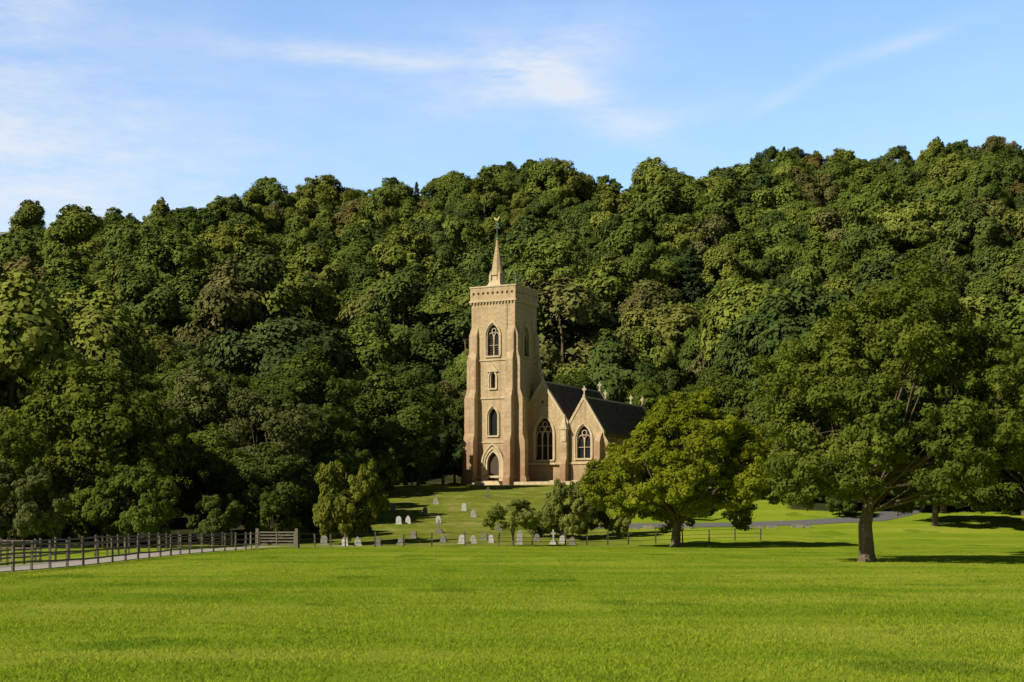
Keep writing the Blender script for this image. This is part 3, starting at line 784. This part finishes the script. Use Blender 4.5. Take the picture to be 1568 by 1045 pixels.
G = [('round', -14.6, 121.5, .8, .6, 1), ('round', -12.6, 118.5, .75, .6, 1), ('gothic', -11.7, 119, .8, .6, 1), ('square', -10.2, 119, .7, .55, 2),
     ('round', -3.9, 121.5, .8, .6, 1), ('gothic', -3.0, 121.8, .75, .6, 1), ('round', -1.6, 122.5, .7, .5, 1), ('square', -2.2, 126, .6, .5, 2),
     ('round', .55, 119.8, 1.2, .5, 1), ('cross', 3.2, 120, 1.35, .6, 1), ('round', 3.9, 122, .7, .5, 1), ('gothic', -5.4, 123, .7, .55, 2),
     ('round', -10.1, 140, .8, .6, 1), ('gothic', -9.3, 140.5, .8, .6, 1), ('round', -6.6, 141, .75, .55, 1), ('cross', -6.2, 133, 1.2, .6, 2),
     ('square', -8.0, 128, .65, .55, 2), ('gothic', -3.6, 146, .8, .55, 1), ('square', -1.1, 135, .7, .5, 2),
     ('gothic', 2.4, 133, .8, .5, 2), ('cross', .1, 144, 1.3, .5, 2), ('round', -11.4, 150, .8, .6, 2), ('gothic', -7.6, 156, .8, .6, 1),
     ('round', 2.0, 124, .7, .5, 2), ('square', -8.6, 121, .6, .5, 2), ('round', 4.6, 119, .7, .5, 2), ('cross', -2.5, 162, 1.3, .5, 2),
     ('round', -4.6, 151, .8, .55, 1), ('round', -8.2, 148, .75, .5, 2)]
for k, x, y, h, w, m in G: gs(k, x, y, h, w, M_g1 if m == 1 else M_g2)

# ------------------------------------------------------------------ light & sky
EL = math.radians(37); az = math.atan2(-.82, -.57)
Sd = Vector((math.sin(az) * math.cos(EL), math.cos(az) * math.cos(EL), math.sin(EL)))
sl = bpy.data.lights.new('sun', 'SUN'); sl.energy = 5.0; sl.angle = math.radians(.5); sl.color = (1, .92, .76)
so = bpy.data.objects.new('sun', sl); COL.objects.link(so); so.rotation_euler = Sd.to_track_quat('Z', 'Y').to_euler(); so.location = (-40, -30, 60)
w = bpy.data.worlds.new('World'); scene.world = w; w.use_nodes = True; nt = w.node_tree; nt.nodes.clear()
out = nt.nodes.new('ShaderNodeOutputWorld'); bg = nt.nodes.new('ShaderNodeBackground'); L(nt, bg.outputs[0], out.inputs[0])
sky = nt.nodes.new('ShaderNodeTexSky'); sky.sky_type = 'NISHITA'; sky.sun_disc = False; sky.sun_elevation = EL; sky.sun_rotation = az % (2 * math.pi)
sky.air_density = 1.0; sky.dust_density = .4; sky.ozone_density = 2.0
tc = nt.nodes.new('ShaderNodeTexCoord'); D = tc.outputs['Generated']
spx = nt.nodes.new('ShaderNodeSeparateXYZ'); L(nt, D, spx.inputs[0]); dx, dy, dz = spx.outputs[0], spx.outputs[1], spx.outputs[2]
def blob(cx, cz, ax, azz, ang, amp):
    a = math_(nt, 'SUBTRACT', dx, cx); b = math_(nt, 'SUBTRACT', dz, cz); c, s = math.cos(ang), math.sin(ang)
    p = math_(nt, 'ADD', math_(nt, 'MULTIPLY', a, c / ax), math_(nt, 'MULTIPLY', b, s / ax))
    q = math_(nt, 'ADD', math_(nt, 'MULTIPLY', a, -s / azz), math_(nt, 'MULTIPLY', b, c / azz))
    r = math_(nt, 'ADD', math_(nt, 'MULTIPLY', p, p), math_(nt, 'MULTIPLY', q, q))
    return math_(nt, 'MULTIPLY', math_(nt, 'POWER', 2.718, math_(nt, 'MULTIPLY', r, -1)), amp)
mp = nt.nodes.new('ShaderNodeMapping'); mp.inputs['Scale'].default_value = (7, 7, 26); mp.inputs['Rotation'].default_value = (0, math.radians(14), 0); L(nt, D, mp.inputs[0])
wn = noise(nt, mp.outputs[0], 2.4, 9, .68)
tot = None
for bl in [(.012, .276, .05, .018, .35, .62), (.05, .258, .055, .012, -.45, .6), (-.10, .284, .075, .007, -.05, .6), (-.005, .28, .09, .035, .1, .35), (.235, .285, .03, .005, .25, .4), (.10, .25, .05, .010, .2, .3), (-.33, .20, .19, .11, -.3, .95), (-.28, .30, .06, .012, .4, .3), (.17, .262, .03, .005, .5, .3)]:
    v = blob(*bl); tot = v if tot is None else math_(nt, 'ADD', tot, v)
fib = maprange(nt, wn, .32, .70, 0.25, 1.3)
cl = math_(nt, 'MULTIPLY', tot, fib)
gen = maprange(nt, noise(nt, mp.outputs[0], 1.0, 6, .65), .48, .8, 0, .15)
cl = math_(nt, 'ADD', cl, gen, clamp=True)
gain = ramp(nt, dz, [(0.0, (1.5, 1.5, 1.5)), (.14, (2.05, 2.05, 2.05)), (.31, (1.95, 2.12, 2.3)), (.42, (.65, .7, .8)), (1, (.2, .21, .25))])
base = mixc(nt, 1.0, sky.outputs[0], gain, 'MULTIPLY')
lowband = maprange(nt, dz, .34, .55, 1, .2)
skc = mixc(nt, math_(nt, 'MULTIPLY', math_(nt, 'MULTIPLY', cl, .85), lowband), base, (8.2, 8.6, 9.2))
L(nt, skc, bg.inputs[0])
# sky dimming added beside and behind the view to deepen the tower's shade
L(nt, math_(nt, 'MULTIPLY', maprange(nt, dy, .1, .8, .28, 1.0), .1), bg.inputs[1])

# ------------------------------------------------------------------ camera
cam = bpy.data.cameras.new('camera'); co = bpy.data.objects.new('camera', cam); COL.objects.link(co)
co.location = (0, 0, 1.8); co.rotation_euler = (math.radians(90), 0, 0)
cam.sensor_width = 36; cam.lens = 55.1; cam.shift_y = .177; cam.clip_start = .1; cam.clip_end = 9000
scene.camera = co
scene.view_settings.view_transform = 'Standard'; scene.view_settings.look = 'None'; scene.view_settings.exposure = 0
